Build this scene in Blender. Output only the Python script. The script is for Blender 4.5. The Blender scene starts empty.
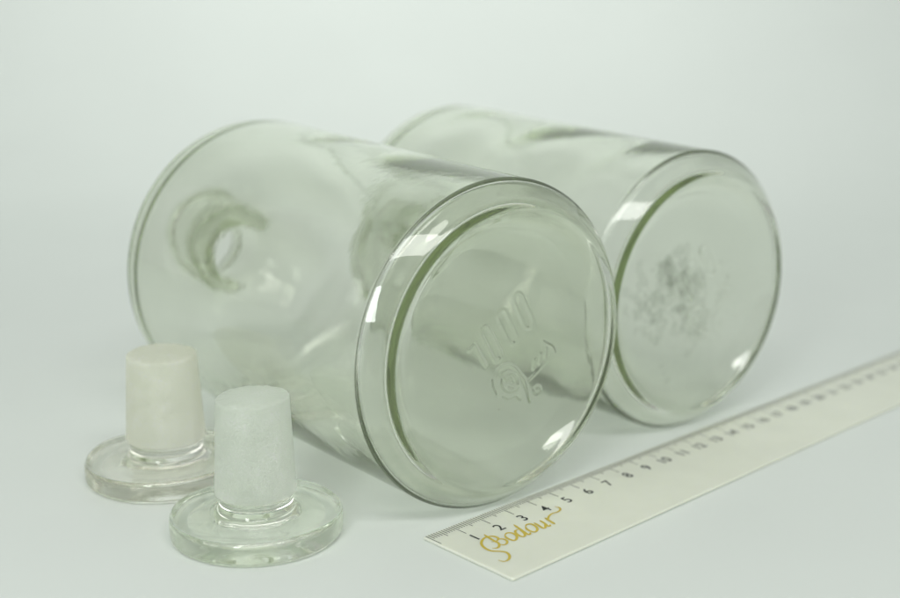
import bpy, math, random
import numpy as np
from mathutils import Vector, Matrix

CM = 0.01                      # the scene is laid out in centimetres, built in metres
scene = bpy.context.scene
COL = scene.collection

# ------------------------------------------------------------------ helpers
def mesh_object(name, verts, faces, mat=None, parent=None, smooth=True, uv=None):
    me = bpy.data.meshes.new(name)
    me.from_pydata([tuple(v) for v in verts], [], faces)
    me.update()
    if smooth:
        me.polygons.foreach_set('use_smooth', [True] * len(me.polygons))
    ob = bpy.data.objects.new(name, me)
    COL.objects.link(ob)
    if mat:
        me.materials.append(mat)
    if parent:
        ob.parent = parent
    return ob

def tag(o, label=None, cat=None, group=None, kind=None):
    if label: o['label'] = label
    if cat: o['category'] = cat
    if group: o['group'] = group
    if kind: o['kind'] = kind
    return o

def thing(name, loc, rotz, label, cat, group=None):
    o = bpy.data.objects.new(name, None)
    o.empty_display_size = 0.01
    COL.objects.link(o)
    o.location = [c * CM for c in loc]
    o.rotation_euler = (0, 0, rotz)
    return tag(o, label, cat, group)

def catmull(pts, step, closed=False):
    P = np.array(pts, float)
    n = len(P)
    out = []
    segs = n if closed else n - 1
    for i in range(segs):
        p1, p2 = P[i], P[(i + 1) % n]
        p0 = P[(i - 1) % n] if (closed or i > 0) else 2 * p1 - p2
        p3 = P[(i + 2) % n] if (closed or i + 2 < n) else 2 * p2 - p1
        m = max(2, int(np.linalg.norm(p2 - p1) / step))
        for k in range(m):
            t = k / m
            out.append(0.5 * ((2 * p1) + (-p0 + p2) * t + (2 * p0 - 5 * p1 + 4 * p2 - p3) * t * t
                              + (-p0 + 3 * p1 - 3 * p2 + p3) * t ** 3))
    if not closed:
        out.append(P[-1])
    return np.array(out)

def lathe(profile, seg, cap_start=False, cap_end=False, disp=None):
    """profile: (r, z) rows in cm; rows with r == 0 become poles. disp(P, ring) shifts points."""
    verts, faces, rings = [], [], []
    th = np.linspace(0, 2 * math.pi, seg, endpoint=False)
    c, s = np.cos(th), np.sin(th)
    for r, z in profile:
        if r < 1e-6:
            rings.append([len(verts)]); verts.append((0, 0, z))
        else:
            b = len(verts)
            rings.append(list(range(b, b + seg)))
            verts.extend(zip(r * c, r * s, [z] * seg))
    for a, b in zip(rings[:-1], rings[1:]):
        if len(a) == 1 and len(b) == 1: continue
        for i in range(seg):
            j = (i + 1) % seg
            if len(a) == 1: faces.append((a[0], b[i], b[j]))
            elif len(b) == 1: faces.append((a[i], b[0], a[j]))
            else: faces.append((a[i], b[i], b[j], a[j]))
    return np.array(verts, float), faces

# ------------------------------------------------------------------ materials
def new_mat(name):
    m = bpy.data.materials.new(name)
    m.use_nodes = True
    nt = m.node_tree
    nt.nodes.clear()
    out = nt.nodes.new('ShaderNodeOutputMaterial')
    return m, nt, out

def N(nt, kind, **kw):
    n = nt.nodes.new(kind)
    for k, v in kw.items():
        if k in n.inputs: n.inputs[k].default_value = v
        else: setattr(n, k, v)
    return n

def bump(nt, scale, strength, dist, detail=3.0, stretch=None):
    tc = N(nt, 'ShaderNodeTexCoord')
    src = tc.outputs['Object']
    if stretch:
        mp = N(nt, 'ShaderNodeMapping'); mp.inputs['Scale'].default_value = stretch
        nt.links.new(src, mp.inputs['Vector']); src = mp.outputs['Vector']
    no = N(nt, 'ShaderNodeTexNoise'); no.inputs['Scale'].default_value = scale; no.inputs['Detail'].default_value = detail
    nt.links.new(src, no.inputs['Vector'])
    b = N(nt, 'ShaderNodeBump'); b.inputs['Strength'].default_value = strength; b.inputs['Distance'].default_value = dist
    nt.links.new(no.outputs['Fac'], b.inputs['Height'])
    return b, no

def glass_mat(name, tint, absorb, density, rough=0.0, ior=1.5, wave=(60, 0.12, 0.0006), haze=0.0):
    m, nt, out = new_mat(name)
    g = N(nt, 'ShaderNodeBsdfGlass'); g.inputs['Color'].default_value = (*tint, 1)
    g.inputs['Roughness'].default_value = rough; g.inputs['IOR'].default_value = ior
    b, _ = bump(nt, *wave)
    nt.links.new(b.outputs['Normal'], g.inputs['Normal'])
    surf = g.outputs['BSDF']
    if haze:      # dust and weathering of old glass: a faint uneven veil
        tc = N(nt, 'ShaderNodeTexCoord'); no = N(nt, 'ShaderNodeTexNoise'); no.inputs['Scale'].default_value = 28; no.inputs['Detail'].default_value = 6
        nt.links.new(tc.outputs['Object'], no.inputs['Vector'])
        mr = N(nt, 'ShaderNodeMapRange'); mr.inputs['From Min'].default_value = 0.3; mr.inputs['From Max'].default_value = 0.7
        mr.inputs['To Min'].default_value = haze * 0.55; mr.inputs['To Max'].default_value = haze * 1.5
        nt.links.new(no.outputs['Fac'], mr.inputs['Value'])
        d = N(nt, 'ShaderNodeBsdfDiffuse'); t = N(nt, 'ShaderNodeBsdfTranslucent')
        for sh in (d, t): sh.inputs['Color'].default_value = (0.87, 0.94, 0.80, 1)
        m1 = N(nt, 'ShaderNodeMixShader'); nt.links.new(d.outputs['BSDF'], m1.inputs[1]); nt.links.new(t.outputs['BSDF'], m1.inputs[2])
        m2 = N(nt, 'ShaderNodeMixShader'); nt.links.new(mr.outputs['Result'], m2.inputs['Fac'])
        nt.links.new(surf, m2.inputs[1]); nt.links.new(m1.outputs['Shader'], m2.inputs[2]); surf = m2.outputs['Shader']
    nt.links.new(surf, out.inputs['Surface'])
    if density:
        v = N(nt, 'ShaderNodeVolumeAbsorption'); v.inputs['Color'].default_value = (*absorb, 1)
        v.inputs['Density'].default_value = density
        nt.links.new(v.outputs['Volume'], out.inputs['Volume'])
    return m

def frost_mat(name, col, glasscol, mixf, seed):
    m, nt, out = new_mat(name)
    tc = N(nt, 'ShaderNodeTexCoord')
    mp = N(nt, 'ShaderNodeMapping'); mp.inputs['Location'].default_value = (seed, seed * 1.7, 0); mp.inputs['Scale'].default_value = (1, 1, 1.6)
    nt.links.new(tc.outputs['Object'], mp.inputs['Vector'])
    fine = N(nt, 'ShaderNodeTexNoise'); fine.inputs['Scale'].default_value = 2600; fine.inputs['Detail'].default_value = 4
    pits = N(nt, 'ShaderNodeTexNoise'); pits.inputs['Scale'].default_value = 1700; pits.inputs['Detail'].default_value = 5
    big = N(nt, 'ShaderNodeTexNoise'); big.inputs['Scale'].default_value = 160; big.inputs['Detail'].default_value = 3
    for n in (fine, pits, big): nt.links.new(mp.outputs['Vector'], n.inputs['Vector'])
    add = N(nt, 'ShaderNodeMath', operation='ADD')
    nt.links.new(fine.outputs['Fac'], add.inputs[0]); nt.links.new(pits.outputs['Fac'], add.inputs[1])
    b = N(nt, 'ShaderNodeBump'); b.inputs['Strength'].default_value = 0.7; b.inputs['Distance'].default_value = 0.0002
    nt.links.new(add.outputs['Value'], b.inputs['Height'])
    g = N(nt, 'ShaderNodeBsdfGlass'); g.inputs['Color'].default_value = (*glasscol, 1)
    g.inputs['Roughness'].default_value = 0.38; g.inputs['IOR'].default_value = 1.45; g.distribution = 'MULTI_GGX'
    nt.links.new(b.outputs['Normal'], g.inputs['Normal'])
    # ground glass: scattering skin
    cr = N(nt, 'ShaderNodeValToRGB')
    cr.color_ramp.elements[0].position = 0.52; cr.color_ramp.elements[0].color = (*col, 1)
    cr.color_ramp.elements[1].position = 0.72; cr.color_ramp.elements[1].color = (*[min(1, c * 1.2 + 0.06) for c in col], 1)
    mulp = N(nt, 'ShaderNodeMath', operation='MULTIPLY')
    nt.links.new(pits.outputs['Fac'], mulp.inputs[0])
    mr = N(nt, 'ShaderNodeMapRange'); mr.inputs['From Min'].default_value = 0.35; mr.inputs['From Max'].default_value = 0.65
    mr.inputs['To Min'].default_value = 0.9; mr.inputs['To Max'].default_value = 1.12
    nt.links.new(big.outputs['Fac'], mr.inputs['Value']); nt.links.new(mr.outputs['Result'], mulp.inputs[1])
    nt.links.new(mulp.outputs['Value'], cr.inputs['Fac'])
    d = N(nt, 'ShaderNodeBsdfDiffuse'); t = N(nt, 'ShaderNodeBsdfTranslucent')
    for s in (d, t):
        nt.links.new(cr.outputs['Color'], s.inputs['Color']); nt.links.new(b.outputs['Normal'], s.inputs['Normal'])
    mx = N(nt, 'ShaderNodeMixShader'); mx.inputs['Fac'].default_value = 0.62
    nt.links.new(d.outputs['BSDF'], mx.inputs[1]); nt.links.new(t.outputs['BSDF'], mx.inputs[2])
    mm = N(nt, 'ShaderNodeMixShader')
    mf = N(nt, 'ShaderNodeMapRange'); mf.inputs['From Min'].default_value = 0.36; mf.inputs['From Max'].default_value = 0.66
    mf.inputs['To Min'].default_value = mixf - 0.24; mf.inputs['To Max'].default_value = mixf + 0.42
    nt.links.new(mulp.outputs['Value'], mf.inputs['Value']); nt.links.new(mf.outputs['Result'], mm.inputs['Fac'])
    nt.links.new(g.outputs['BSDF'], mm.inputs[1]); nt.links.new(mx.outputs['Shader'], mm.inputs[2])
    nt.links.new(mm.outputs['Shader'], out.inputs['Surface'])
    return m

def plain_mat(name, col, rough=0.5, bmp=None, var=None, spec=0.5):
    m, nt, out = new_mat(name)
    p = N(nt, 'ShaderNodeBsdfPrincipled'); p.inputs['Base Color'].default_value = (*col, 1); p.inputs['Roughness'].default_value = rough
    p.inputs['Specular IOR Level'].default_value = spec
    if bmp:
        b, no = bump(nt, *bmp); nt.links.new(b.outputs['Normal'], p.inputs['Normal'])
    if var:
        scale, amt = var
        tc = N(nt, 'ShaderNodeTexCoord'); no = N(nt, 'ShaderNodeTexNoise'); no.inputs['Scale'].default_value = scale; no.inputs['Detail'].default_value = 4
        nt.links.new(tc.outputs['Object'], no.inputs['Vector'])
        cr = N(nt, 'ShaderNodeValToRGB')
        cr.color_ramp.elements[0].position = 0.3; cr.color_ramp.elements[0].color = (*[c * (1 - amt) for c in col], 1)
        cr.color_ramp.elements[1].position = 0.7; cr.color_ramp.elements[1].color = (*[min(1, c * (1 + amt)) for c in col], 1)
        nt.links.new(no.outputs['Fac'], cr.inputs['Fac']); nt.links.new(cr.outputs['Color'], p.inputs['Base Color'])
    nt.links.new(p.outputs['BSDF'], out.inputs['Surface'])
    return m

M_paper = plain_mat('backdrop_paper', (0.672, 0.719, 0.681), 0.55, (900, 0.06, 0.0002), (9, 0.012), 0.35)
M_jar = glass_mat('bottle_glass', (0.986, 0.990, 0.981), (0.49, 0.60, 0.20), 26.0, wave=(75, 0.10, 0.0006), haze=0.030)
M_foot = glass_mat('stopper_glass_green', (0.978, 0.986, 0.965), (0.5, 0.5, 0.5), 0, ior=1.5, wave=(120, 0.08, 0.0006))
M_foot2 = glass_mat('stopper_glass_warm', (0.975, 0.972, 0.955), (1, 1, 1), 0, ior=1.5, wave=(120, 0.08, 0.0006))
M_frost = frost_mat('ground_glass_green', (0.925, 0.98, 0.895), (0.99, 1.0, 0.98), 0.45, 0.0)
M_frost2 = frost_mat('ground_glass_warm', (0.96, 0.978, 0.872), (1.0, 1.0, 0.95), 0.50, 3.1)
M_ruler = plain_mat('ruler_plastic', (0.705, 0.742, 0.622), 0.42, (500, 0.05, 0.0002), (60, 0.025), 0.4)
_p = [n for n in M_ruler.node_tree.nodes if n.type == 'BSDF_PRINCIPLED'][0]
_p.inputs['Subsurface Weight'].default_value = 0.7; _p.inputs['Subsurface Radius'].default_value = (1, 1, 0.8); _p.inputs['Subsurface Scale'].default_value = 0.002
M_ink = plain_mat('ruler_ink', (0.018, 0.024, 0.022), 0.5)
M_gold = plain_mat('gold_ink', (0.55, 0.43, 0.045), 0.4)
def film_mat(name, col, alpha):
    m, nt, out = new_mat(name)
    d = N(nt, 'ShaderNodeBsdfDiffuse'); d.inputs['Color'].default_value = (*col, 1)
    t = N(nt, 'ShaderNodeBsdfTransparent'); mx = N(nt, 'ShaderNodeMixShader'); mx.inputs['Fac'].default_value = alpha
    nt.links.new(t.outputs['BSDF'], mx.inputs[1]); nt.links.new(d.outputs['BSDF'], mx.inputs[2]); nt.links.new(mx.outputs['Shader'], out.inputs['Surface'])
    return m
M_dirt = film_mat('dried_residue', (0.13, 0.20, 0.06), 0.10)

# ------------------------------------------------------------------ backdrop: one seamless paper sweep
def build_backdrop():
    prof = [(-70, 0), (0, 0), (30, 0), (60, 0), (85, 0)]
    R = 45
    for k in range(1, 25):
        a = k / 24 * math.pi / 2
        prof.append((85 + R * math.sin(a), R - R * math.cos(a)))
    prof.append((130, 150))
    xs = np.linspace(-130, 130, 27)
    v = [(x * CM, y * CM, z * CM) for y, z in prof for x in xs]
    nx = len(xs)
    f = [(i * nx + j, i * nx + j + 1, (i + 1) * nx + j + 1, (i + 1) * nx + j) for i in range(len(prof) - 1) for j in range(nx - 1)]
    o = mesh_object('backdrop', v, f, M_paper)
    return tag(o, 'pale white seamless backdrop sheet under and behind the glassware', None, None, 'structure')
build_backdrop()

# ------------------------------------------------------------------ jars
R0, K = 5.104, 0.0269          # base radius (cm) and how fast the body widens towards the shoulder

def stadium(a, b, hw):
    a, b = np.array(a), np.array(b); d = (b - a) / np.linalg.norm(b - a); n = np.array([-d[1], d[0]])
    pts = []
    for k in range(9):
        t = math.pi * k / 8; pts.append(b + hw * (n * math.cos(t) + d * math.sin(t)))
    for k in range(9):
        t = math.pi * k / 8; pts.append(a + hw * (-n * math.cos(t) - d * math.sin(t)))
    pts.append(pts[0]); return pts

def ring_pts(c, rx, ry, n=20, rot=0.0):
    return [(c[0] + rx * math.cos(t) * math.cos(rot) - ry * math.sin(t) * math.sin(rot),
             c[1] + rx * math.cos(t) * math.sin(rot) + ry * math.sin(t) * math.cos(rot)) for t in np.linspace(0, 2 * math.pi, n)]

EMBOSS = [  # strokes raised on the base: the figure 1000, a maker's emblem below, a bracket of small marks
    ([(-1.03, 0.06), (-0.84, 0.21), (-0.38, -0.54)], 0.05),
    (stadium((-0.43, 0.52), (0.07, -0.30), 0.17), 0.048),
    (stadium((0.20, 0.92), (0.68, 0.12), 0.17), 0.048),
    (stadium((0.82, 1.34), (1.30, 0.53), 0.18), 0.048),
    ([(-0.06, -1.02), (0.06, -0.80), (0.28, -0.69), (0.55, -0.67), (0.78, -0.80), (1.0, -1.05), (1.23, -1.32), (1.33, -1.6), (1.45, -2.0)], 0.055),
    ([(-0.06, -1.02), (-0.02, -1.25), (0.12, -1.5), (0.15, -1.75), (0.19, -1.98)], 0.055),
    (ring_pts((0.63, -1.25), 0.36, 0.28, 20, -0.6), 0.04),
    ([(0.48, -1.12), (0.62, -1.05), (0.72, -1.22), (0.6, -1.38), (0.78, -1.45)], 0.045),
    ([(0.35, -1.62), (0.55, -1.74), (0.85, -1.70), (1.05, -1.86)], 0.045),
    ([(1.37, -1.34), (1.9, -0.98), (2.42, -0.62), (2.33, -0.42), (1.93, -0.2)], 0.04),
    ([(1.55, -0.98), (1.62, -0.74)], 0.05), ([(1.78, -0.84), (1.84, -0.58)], 0.05), ([(2.02, -0.68), (2.06, -0.42)], 0.05),
    (ring_pts((1.74, -1.71), 0.13, 0.10, 14), 0.035),
]
def emboss_height(xy, rot, amp):
    c, s = math.cos(-rot), math.sin(-rot)
    P = np.stack([xy[:, 0] * c - xy[:, 1] * s, xy[:, 0] * s + xy[:, 1] * c], -1)
    h = np.zeros(len(P))
    for pts, hw in EMBOSS:
        pts = np.array(pts)
        d2 = np.full(len(P), 1e9)
        for a, b in zip(pts[:-1], pts[1:]):
            ab = b - a; L = ab @ ab
            if L < 1e-9: continue
            t = np.clip(((P - a) @ ab) / L, 0, 1)
            q = P - a - t[:, None] * ab
            d2 = np.minimum(d2, (q * q).sum(1))
        x = np.clip((np.sqrt(d2) - hw * 0.35) / (hw * 1.5), 0, 1)
        h = np.maximum(h, 1 - x * x * (3 - 2 * x))
    return amp * h

def jar_profile():
    """(r, s) from the middle of the base outwards, s = distance out of the base plane; returns outer then inner."""
    rs = np.concatenate([np.arange(0, 2.95, 0.035), [3.0]])
    out = [(r, 0.0 + 0.04 * (r / 3.15) ** 3) for r in rs]
    heel = catmull([(3.15, 0.04), (3.4, 0.063), (3.62, 0.115), (3.80, 0.20), (3.94, 0.31), (4.05, 0.43), (4.14, 0.545), (4.22, 0.63), (4.31, 0.675), (4.42, 0.66), (4.53, 0.595),
                    (4.66, 0.475), (4.80, 0.335), (4.94, 0.185), (5.04, 0.07), (5.086, 0.012)], 0.03)
    out += [tuple(q) for q in heel]
    # mould seam where the base plate met the body mould
    out += [(5.087, 0.004), (5.081, -0.002), (5.083, -0.010), (5.098, -0.022), (5.105, -0.05)]
    Ls = np.concatenate([[0.12, 0.25], np.arange(0.4, 13.9, 0.18)])
    out += [(R0 + K * L, -L) for L in Ls]
    rb = R0 + K * 13.9
    for k in range(0, 19):
        a = math.pi / 2 * 0.95 * k / 18
        out.append((rb - 1.55 + 1.55 * math.cos(a), -13.95 - 1.15 * math.sin(a)))
    last = out[-1]
    out += [tuple(q) for q in catmull([last, (3.1, -15.17), (2.3, -15.38), (1.78, -15.8), (1.56, -16.4), (1.52, -17.2), (1.56, -18.0),
                                       (1.76, -18.2), (1.86, -18.55), (1.76, -18.9), (1.52, -19.0)], 0.12)[1:]]
    # lip and inside (bore ground for the plug, then the cavity)
    inner = [tuple(q) for q in catmull([(1.36, -19.0), (1.24, -18.86), (1.20, -18.4), (1.12, -17.0), (1.14, -15.9), (1.5, -15.35), (2.2, -15.02),
                                        (3.1, -14.88), (4.0, -14.80), (4.6, -14.66), (4.98, -14.38), (5.16, -13.95)], 0.12)]
    inner += [(R0 + K * L - 0.26 + 0.11 * (1 - min(1.0, L / 7.0)) ** 1.5, -L) for L in np.arange(13.6, 0.50, -0.18)]
    inner += [tuple(q) for q in catmull([(R0 - 0.15, -0.36), (4.95, -0.14), (4.935, -0.01), (4.865, 0.085), (4.74, 0.175), (4.61, 0.285), (4.50, 0.375), (4.41, 0.41), (4.31, 0.375), (4.18, 0.235),
                                         (4.0, 0.065), (3.75, -0.06), (3.4, -0.14), (2.4, -0.22), (1.2, -0.27), (0.3, -0.28)], 0.06)]
    inner.append((0.0, -0.28))
    return out, inner

def build_jar(name, x, y, az, seed, relief, emb_rot, label):
    out, inner = jar_profile()
    seg = 448
    n_out = 0
    verts, faces = lathe(out + inner, seg)
    n_out = 1 + seg * (len(out) - 1)
    # raised figures on the outside of the base
    o = verts[:n_out]
    m = (np.hypot(o[:, 0], o[:, 1]) < 3.0) & (o[:, 2] > -0.1)
    idx = np.where(m)[0]
    verts[idx, 2] += emboss_height(verts[idx, :2] + np.array([0.02, 0.0]), emb_rot, relief)
    # hand-blown unevenness: the inside wall wanders, the outside hardly at all
    rng = np.random.RandomState(seed)
    waves = [(rng.randint(1, 6), rng.uniform(0.15, 1.1), rng.uniform(0, 6.28), rng.uniform(0.4, 1.0)) for _ in range(14)]
    r = np.hypot(verts[:, 0], verts[:, 1]); th = np.arctan2(verts[:, 1], verts[:, 0]); z = verts[:, 2]
    w = np.zeros(len(verts))
    for kk, fz, ph, am in waves:
        w += am * np.sin(kk * th + fz * z * 1.3 + ph) / (0.6 + 0.35 * kk)
    w /= np.abs(w).max()
    inn = np.arange(len(verts)) >= n_out
    amp = np.where(inn, 0.05, 0.010) * np.clip(r / 4.0, 0, 1) * np.clip((-z - 0.3) / 2.5, 0, 1) * np.clip((16 + z) / 1.5, 0, 1)
    f = 1 + np.where(r > 1e-6, amp * w / np.maximum(r, 1e-6), 0)
    verts[:, 0] *= f; verts[:, 1] *= f
    sh = inn & (z < -13.6) & (r < 5.0) & (r > 1.3) & (z > -15.4)
    t3 = th[sh]; r3 = r[sh]
    verts[sh, 2] += (0.07 * np.sin(3 * t3 + seed) * np.sin(2.1 * r3) + 0.05 * np.sin(5 * t3 + 2.0 * seed + r3 * 1.7)) * np.clip((5.0 - r3) / 0.8, 0, 1) * np.clip((r3 - 1.3) / 0.5, 0, 1)
    # ripples of the thick base, inside only
    b = inn & (z > -0.6) & (np.hypot(verts[:, 0], verts[:, 1]) < 3.6)
    verts[b, 2] += 0.02 * np.sin(verts[b, 0] * 1.1 + seed) * np.cos(verts[b, 1] * 0.9 + 2 * seed)
    faces = [tuple(reversed(q)) for q in faces]
    ob = mesh_object(name, verts * CM, faces, M_jar)
    me = ob.data
    import bmesh
    bm = bmesh.new(); bm.from_mesh(me); bmesh.ops.recalc_face_normals(bm, faces=bm.faces); bm.to_mesh(me); bm.free()
    n = Vector((math.cos(az) * math.cos(K), math.sin(az) * math.cos(K), -math.sin(K)))
    t = Vector((-math.sin(az), math.cos(az), 0)); wv = n.cross(t)
    mat = Matrix((t, wv, n)).transposed().to_4x4()
    mat.translation = Vector((x, y, R0 / math.cos(K) + 0.004)) * CM
    ob.matrix_world = mat
    return tag(ob, label, 'jar', 'clear glass jars lying on their sides')

front_jar = build_jar('glass_jar', 1.396, 34.231, -0.8987, 5, 0.019, 0.0,
                      'larger looking glass jar in front, clean embossed base beside the low numbers of the ruler')
rear_jar = build_jar('glass_jar', 8.596, 41.551, -0.9192, 11, 0.034, 0.10,
                     'glass jar behind, half hidden by the front jar, with dark dirt specks on its base')

def build_residue(parent):
    rng = random.Random(4)
    verts, faces = [], []
    spots = [(-0.74, 0.41, 0.35, 40), (-0.2, 0.75, 0.25, 20), (0.46, 0.1, 0.28, 34), (-1.29, -0.39, 0.4, 30), (0.33, -0.71, 0.35, 26), (0.96, -1.57, 0.25, 10),
             (-2.0, 0.0, 0.6, 20), (0.08, -1.51, 0.4, 14), (-1.12, 1.12, 0.25, 14), (-1.6, -1.0, 0.7, 24), (-0.3, -0.3, 1.0, 50), (-0.5, -3.6, 0.2, 10), (2.0, -2.4, 0.2, 6)]
    lvl = 0
    for cx, cy, sg, n in spots:
        for q in range(n * 2):
            x, y = rng.gauss(cx, sg * 1.05), rng.gauss(cy, sg * 1.05)
            if math.hypot(x, y) > 3.1 and cy > -3: continue
            if math.hypot(x, y) > 3.7: continue
            rr = rng.choice([0.012, 0.016, 0.02, 0.03, 0.05]) if q % 3 else rng.uniform(0.07, 0.22)
            lvl += 1
            b = len(verts); k = 7 if rr < 0.1 else 14
            zz = -0.32 - 0.00025 * lvl
            el, ang = rng.uniform(1.0, 2.2), rng.uniform(0, 3.14)
            for i in range(k):
                a = 2 * math.pi * i / k; w = rr * rng.uniform(0.6, 1.2)
                u, v = w * math.cos(a) * el, w * math.sin(a)
                verts.append(((x + u * math.cos(ang) - v * math.sin(ang)) * CM, (y + u * math.sin(ang) + v * math.cos(ang)) * CM, zz * CM))
            faces.append(tuple(range(b, b + k)))
    return mesh_object('dirt_residue', verts, faces, M_dirt, parent, smooth=False)
build_residue(rear_jar)

# ------------------------------------------------------------------ stoppers
def build_stopper(x, y, rotz, foot_r, scale, plug_top_r, plug_bot_r, z_top, z_frost, mats, label, seed):
    t = thing('glass_stopper', (x, y, 0.0), rotz, label, 'stopper', 'ground glass stoppers standing on their flat heads')
    mf, mp = mats
    rn = plug_bot_r - 0.115
    # clear head: flat disc with rounded rim, gently domed up to the waist; left open where the plug joins
    prof = [(0, 0.03), (0.8, 0.03), (1.6, 0.02)]
    prof += [tuple(q) for q in catmull([(foot_r - 0.5, 0.0), (foot_r - 0.22, 0.0), (foot_r - 0.10, 0.03), (foot_r - 0.03, 0.10), (foot_r - 0.01, 0.22), (foot_r, 0.40), (foot_r - 0.01, 0.58), (foot_r - 0.03, 0.66), (foot_r - 0.075, 0.715),
                                        (foot_r - 0.15, 0.73), (foot_r - 0.30, 0.715), (foot_r - 0.6, 0.69), (rn + 0.40, 0.69), (rn + 0.20, 0.72), (rn + 0.07, 0.80), (rn + 0.01, 0.93),
                                        (rn - 0.01, 1.10), (rn + 0.005, z_frost - 0.14), (rn + 0.045, z_frost - 0.06), (plug_bot_r, z_frost)], 0.04)]
    v, f = lathe(prof, 192)
    rng = np.random.RandomState(seed)
    th = np.arctan2(v[:, 1], v[:, 0]); r = np.hypot(v[:, 0], v[:, 1])
    wob = 0.015 * np.sin(2 * th + rng.uniform(0, 6)) + 0.012 * np.sin(3 * th + rng.uniform(0, 6)) + 0.006 * np.sin(7 * th + rng.uniform(0, 6))
    top = (v[:, 2] > 0.5) & (r > rn + 0.25)
    v[top, 2] += wob[top] * 1.2 + 0.01 * np.sin(5 * r[top] + 2 * th[top])
    k = np.where(r > rn + 0.3, 1 + wob / 2.5, 1.0); v[:, 0] *= k; v[:, 1] *= k
    f = [tuple(reversed(q)) for q in f]
    foot = mesh_object('stopper_head', v * CM, f, mf, t)
    # ground plug, open below so that head and plug enclose one body of glass
    zs = np.linspace(z_frost, z_top - 0.05, 26)
    prof = [(plug_bot_r + (plug_top_r - plug_bot_r) * (z - z_frost) / (z_top - z_frost), z) for z in zs]
    prof += [(plug_top_r - 0.012, z_top - 0.02), (plug_top_r - 0.04, z_top), (plug_top_r - 0.3, z_top + 0.012), (plug_top_r * 0.4, z_top + 0.015), (0, z_top + 0.015)]
    v, f = lathe(prof, 192)
    th = np.arctan2(v[:, 1], v[:, 0]); r = np.hypot(v[:, 0], v[:, 1])
    edge = (v[:, 2] > z_top - 0.2)
    chip = 0.012 * np.sin(3 * th + seed) + 0.008 * np.sin(11 * th + 2 * seed) + 0.006 * np.sin(23 * th)
    v[edge, 2] += np.where(r[edge] > 0.3, chip[edge] * np.clip(r[edge] / plug_top_r, 0, 1) ** 4, 0)
    v[edge, 2] += 0.03 * v[edge, 0]
    f = [tuple(reversed(q)) for q in f]
    plug = mesh_object('ground_plug', v * CM, f, mp, t)
    return t

build_stopper(-5.665, 32.294, 0.4, 2.516, 1, 1.055, 1.195, 4.17, 1.33, (M_foot, M_frost),
              'greenish frosted glass stopper standing in front, nearest the camera, on its clear round head', 2)
REAR = (-9.333, 36.79)
build_stopper(REAR[0], REAR[1], 1.9, 2.64, 1, 1.11, 1.28, 4.17, 1.36, (M_foot2, M_frost2),
              'warm cream tinted frosted glass stopper behind the green one, at far left', 7)

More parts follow.
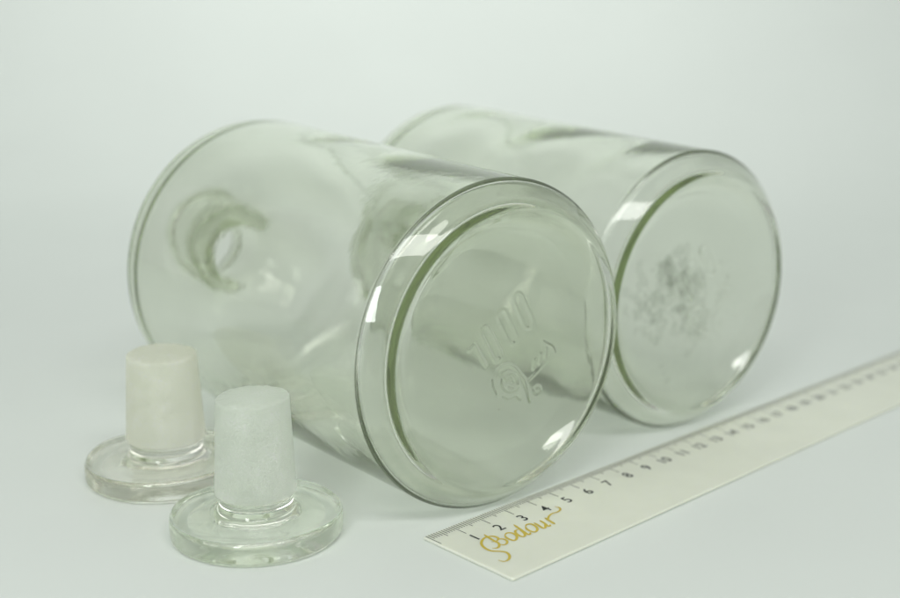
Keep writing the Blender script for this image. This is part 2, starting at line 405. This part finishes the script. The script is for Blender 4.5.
# ------------------------------------------------------------------ ruler
RX, RY, RYAW, RW, RT, RE = -0.7356, 31.762, 0.750737, 3.613, 0.10, 0.064
def build_ruler():
    root = thing('ruler', (RX, RY, 0), RYAW, 'cream plastic ruler lying along the right with black centimetre scale and gold script', 'ruler')
    L = 31.0
    # slab in local axes: x along the scale, -y towards the lower edge; corners slightly rounded, edges bevelled
    def outline(ins):
        pts = []
        r = 0.06
        x0, x1, y0, y1 = -RE + ins, L - ins, -RW + ins, 0 - ins
        for cx, cy, a0 in ((x1 - r, y1 - r, 0), (x0 + r, y1 - r, 90), (x0 + r, y0 + r, 180), (x1 - r, y0 + r, 270)):
            for k in range(6):
                a = math.radians(a0 + 90 * k / 5)
                pts.append((cx + r * math.cos(a), cy + r * math.sin(a)))
        return pts
    layers = [(0.03, 0.004), (0.0, 0.025), (0.0, RT - 0.03), (0.010, RT - 0.010), (0.03, RT)]
    verts, faces = [], []
    for ins, z in layers:
        verts += [(x * CM, y * CM, z * CM) for x, y in outline(ins)]
    n = 24
    for k in range(len(layers) - 1):
        for i in range(n):
            j = (i + 1) % n
            faces.append((k * n + i, k * n + j, (k + 1) * n + j, (k + 1) * n + i))
    faces.append(tuple(range((len(layers) - 1) * n, len(layers) * n)))
    faces.append(tuple(reversed(range(n))))
    slab = mesh_object('ruler_body', verts, faces, M_ruler, root, smooth=False)
    # scale marks
    zt = RT + 0.004
    v, f = [], []
    for k in range(0, 301):
        ln = 0.70 if k % 10 == 0 else (0.46 if k % 5 == 0 else 0.33)
        wd = 0.027 if k % 10 == 0 else 0.026
        if k == 0: ln = 0.72
        x = k * 0.1
        b = len(v)
        v += [((x - wd / 2) * CM, -0.045 * CM, zt * CM), ((x - wd / 2) * CM, -ln * CM, zt * CM), ((x + wd / 2) * CM, -ln * CM, zt * CM), ((x + wd / 2) * CM, -0.045 * CM, zt * CM)]
        f.append((b, b + 1, b + 2, b + 3))
    mesh_object('scale_marks', v, f, M_ink, root, smooth=False)
    # numerals
    for k in range(1, 31):
        cu = bpy.data.curves.new('numeral_text', 'FONT'); cu.body = str(k); cu.size = 0.57 * CM; cu.align_x = 'CENTER'; cu.align_y = 'CENTER'
        cu.resolution_u = 6; cu.offset = 0.004 * CM
        tmp = bpy.data.objects.new('numeral_text', cu); COL.objects.link(tmp)
        dg = bpy.context.evaluated_depsgraph_get(); dg.update()
        me = bpy.data.meshes.new_from_object(tmp.evaluated_get(dg))
        bpy.data.objects.remove(tmp)
        xs = [q.co.x for q in me.vertices]; ys = [q.co.y for q in me.vertices]
        cx, cy = (min(xs) + max(xs)) / 2, (min(ys) + max(ys)) / 2
        for q in me.vertices:
            q.co.x -= cx; q.co.y -= cy
        me.name = 'numeral'
        me.materials.clear(); me.materials.append(M_ink)
        o = bpy.data.objects.new('numeral', me); COL.objects.link(o); o.parent = root
        o.location = (k * 1.0 * CM, -1.05 * CM, zt * CM)
    # gold script
    S = [
        ([(0.442, 2.566), (0.496, 2.726), (0.667, 2.733), (0.849, 2.603), (0.953, 2.396), (0.889, 2.223), (0.722, 2.032), (0.703, 1.811), (0.784, 1.575), (0.938, 1.402), (1.16, 1.288), (1.362, 1.31), (1.464, 1.433), (1.431, 1.588), (1.27, 1.666), (1.127, 1.606)], 0.052),
        ([(1.33, 1.103), (1.281, 1.309), (1.241, 1.594), (1.217, 1.799), (1.121, 1.934), (0.973, 2.001), (0.851, 1.923)], 0.05),
        ([(1.359, 1.631), (1.45, 1.64), (1.523, 1.719), (1.494, 1.876), (1.367, 1.984), (1.252, 1.985), (1.203, 1.894)], 0.045),
        ([(1.738, 1.549), (1.878, 1.493), (1.984, 1.573), (1.971, 1.767), (1.846, 1.928), (1.697, 1.991), (1.636, 1.871), (1.648, 1.698), (1.738, 1.549)], 0.05),
        ([(2.335, 1.54), (2.21, 1.538), (2.109, 1.614), (2.043, 1.759), (2.018, 1.923), (2.072, 1.991), (2.177, 1.94), (2.279, 1.754), (2.335, 1.54)], 0.047),
        ([(2.452, 1.215), (2.375, 1.501), (2.301, 1.794), (2.267, 1.987), (2.335, 1.994), (2.42, 1.93)], 0.05),
        ([(2.602, 1.549), (2.738, 1.482), (2.861, 1.549), (2.829, 1.761), (2.707, 1.934), (2.547, 2.003), (2.481, 1.885), (2.507, 1.7), (2.602, 1.549)], 0.05),
        ([(2.989, 1.531), (2.946, 1.773), (2.902, 1.973), (2.962, 2.01), (3.062, 1.93), (3.18, 1.798)], 0.047),
        ([(3.237, 1.536), (3.18, 1.798), (3.114, 1.979), (3.157, 2.019), (3.24, 1.95)], 0.047),
        ([(3.49, 1.514), (3.422, 1.778), (3.367, 2.04)], 0.052),
        ([(3.46, 1.695), (3.56, 1.59), (3.70, 1.505), (3.885, 1.459), (4.102, 1.488), (4.287, 1.424), (4.367, 1.291), (4.323, 1.167)], 0.042),
    ]
    v, f = [], []
    for si, (pts, wd) in enumerate(S):
        P = catmull(pts, 0.02)
        T = np.gradient(P, axis=0); T /= np.maximum(np.linalg.norm(T, axis=1), 1e-9)[:, None]
        Nn = np.stack([-T[:, 1], T[:, 0]], -1)
        m = len(P); b = len(v)
        z = (RT + 0.004 + 0.0006 * si) * CM
        for i in range(m):
            e = min(i, m - 1 - i) / max(1, m * 0.12)
            h = wd * 0.78 * (0.35 + 0.65 * min(1, e)) * (0.86 + 0.2 * abs(T[i, 1]))
            q = P[i] + Nn[i] * h; v.append((q[0] * CM, -q[1] * CM, z))
            q = P[i] - Nn[i] * h; v.append((q[0] * CM, -q[1] * CM, z))
        for i in range(m - 1):
            f.append((b + 2 * i, b + 2 * i + 1, b + 2 * i + 3, b + 2 * i + 2))
    mesh_object('script_lettering', v, f, M_gold, root, smooth=False)
    return root
build_ruler()

# ------------------------------------------------------------------ light
def area(name, loc, target, sx, sy, power, col):
    l = bpy.data.lights.new(name, 'AREA'); l.shape = 'RECTANGLE'; l.size = sx * CM; l.size_y = sy * CM; l.energy = power; l.color = col
    o = bpy.data.objects.new(name, l); COL.objects.link(o)
    o.location = Vector(loc) * CM
    d = Vector(target) - Vector(loc)
    o.rotation_euler = d.to_track_quat('-Z', 'Y').to_euler()
    return o
area('softbox', (7, -30, 86), (2, 36, 5), 96, 21, 5.8, (1, 0.99, 0.975))
area('window_light', (-36, -54, 40), (2, 34, 6), 16, 34, 2.6, (0.97, 1.0, 1.0))
area('overhead_lamp', (-30, 60, 105), (0, 40, 0), 80, 60, 0.5, (0.98, 1.0, 0.985))
b = area('backdrop_lamp', (-8, 84, 112), (-6, 129, 42), 80, 30, 2.15, (0.99, 1, 0.99))
b.data.spread = math.radians(110)

w = bpy.data.worlds.new('World'); scene.world = w; w.use_nodes = True
bg = w.node_tree.nodes['Background']; bg.inputs['Color'].default_value = (0.97, 1.0, 0.97, 1); bg.inputs['Strength'].default_value = 0.42

# ------------------------------------------------------------------ camera
cam = bpy.data.cameras.new('camera'); co = bpy.data.objects.new('camera', cam); COL.objects.link(co)
PITCH = 0.233332
cam.sensor_width = 36; cam.lens = 36 * 1182.21 / 900
cam.clip_start = 0.01; cam.clip_end = 50
co.location = (0, 0, 14.7077 * CM); co.rotation_euler = (math.pi / 2 - PITCH, 0, 0)
cam.dof.use_dof = True; cam.dof.focus_distance = 0.345; cam.dof.aperture_fstop = 6.8
scene.camera = co

# ------------------------------------------------------------------ render
scene.render.engine = 'CYCLES'
cy = scene.cycles
cy.use_denoising = True
try: cy.denoiser = 'OPENIMAGEDENOISE'
except Exception: pass
cy.max_bounces = 64; cy.transmission_bounces = 64; cy.glossy_bounces = 32; cy.diffuse_bounces = 4; cy.transparent_max_bounces = 64
cy.caustics_reflective = True; cy.caustics_refractive = True; cy.blur_glossy = 0.1
cy.sample_clamp_indirect = 60.0
scene.view_settings.view_transform = 'Standard'; scene.view_settings.look = 'None'; scene.view_settings.exposure = 0; scene.view_settings.gamma = 1
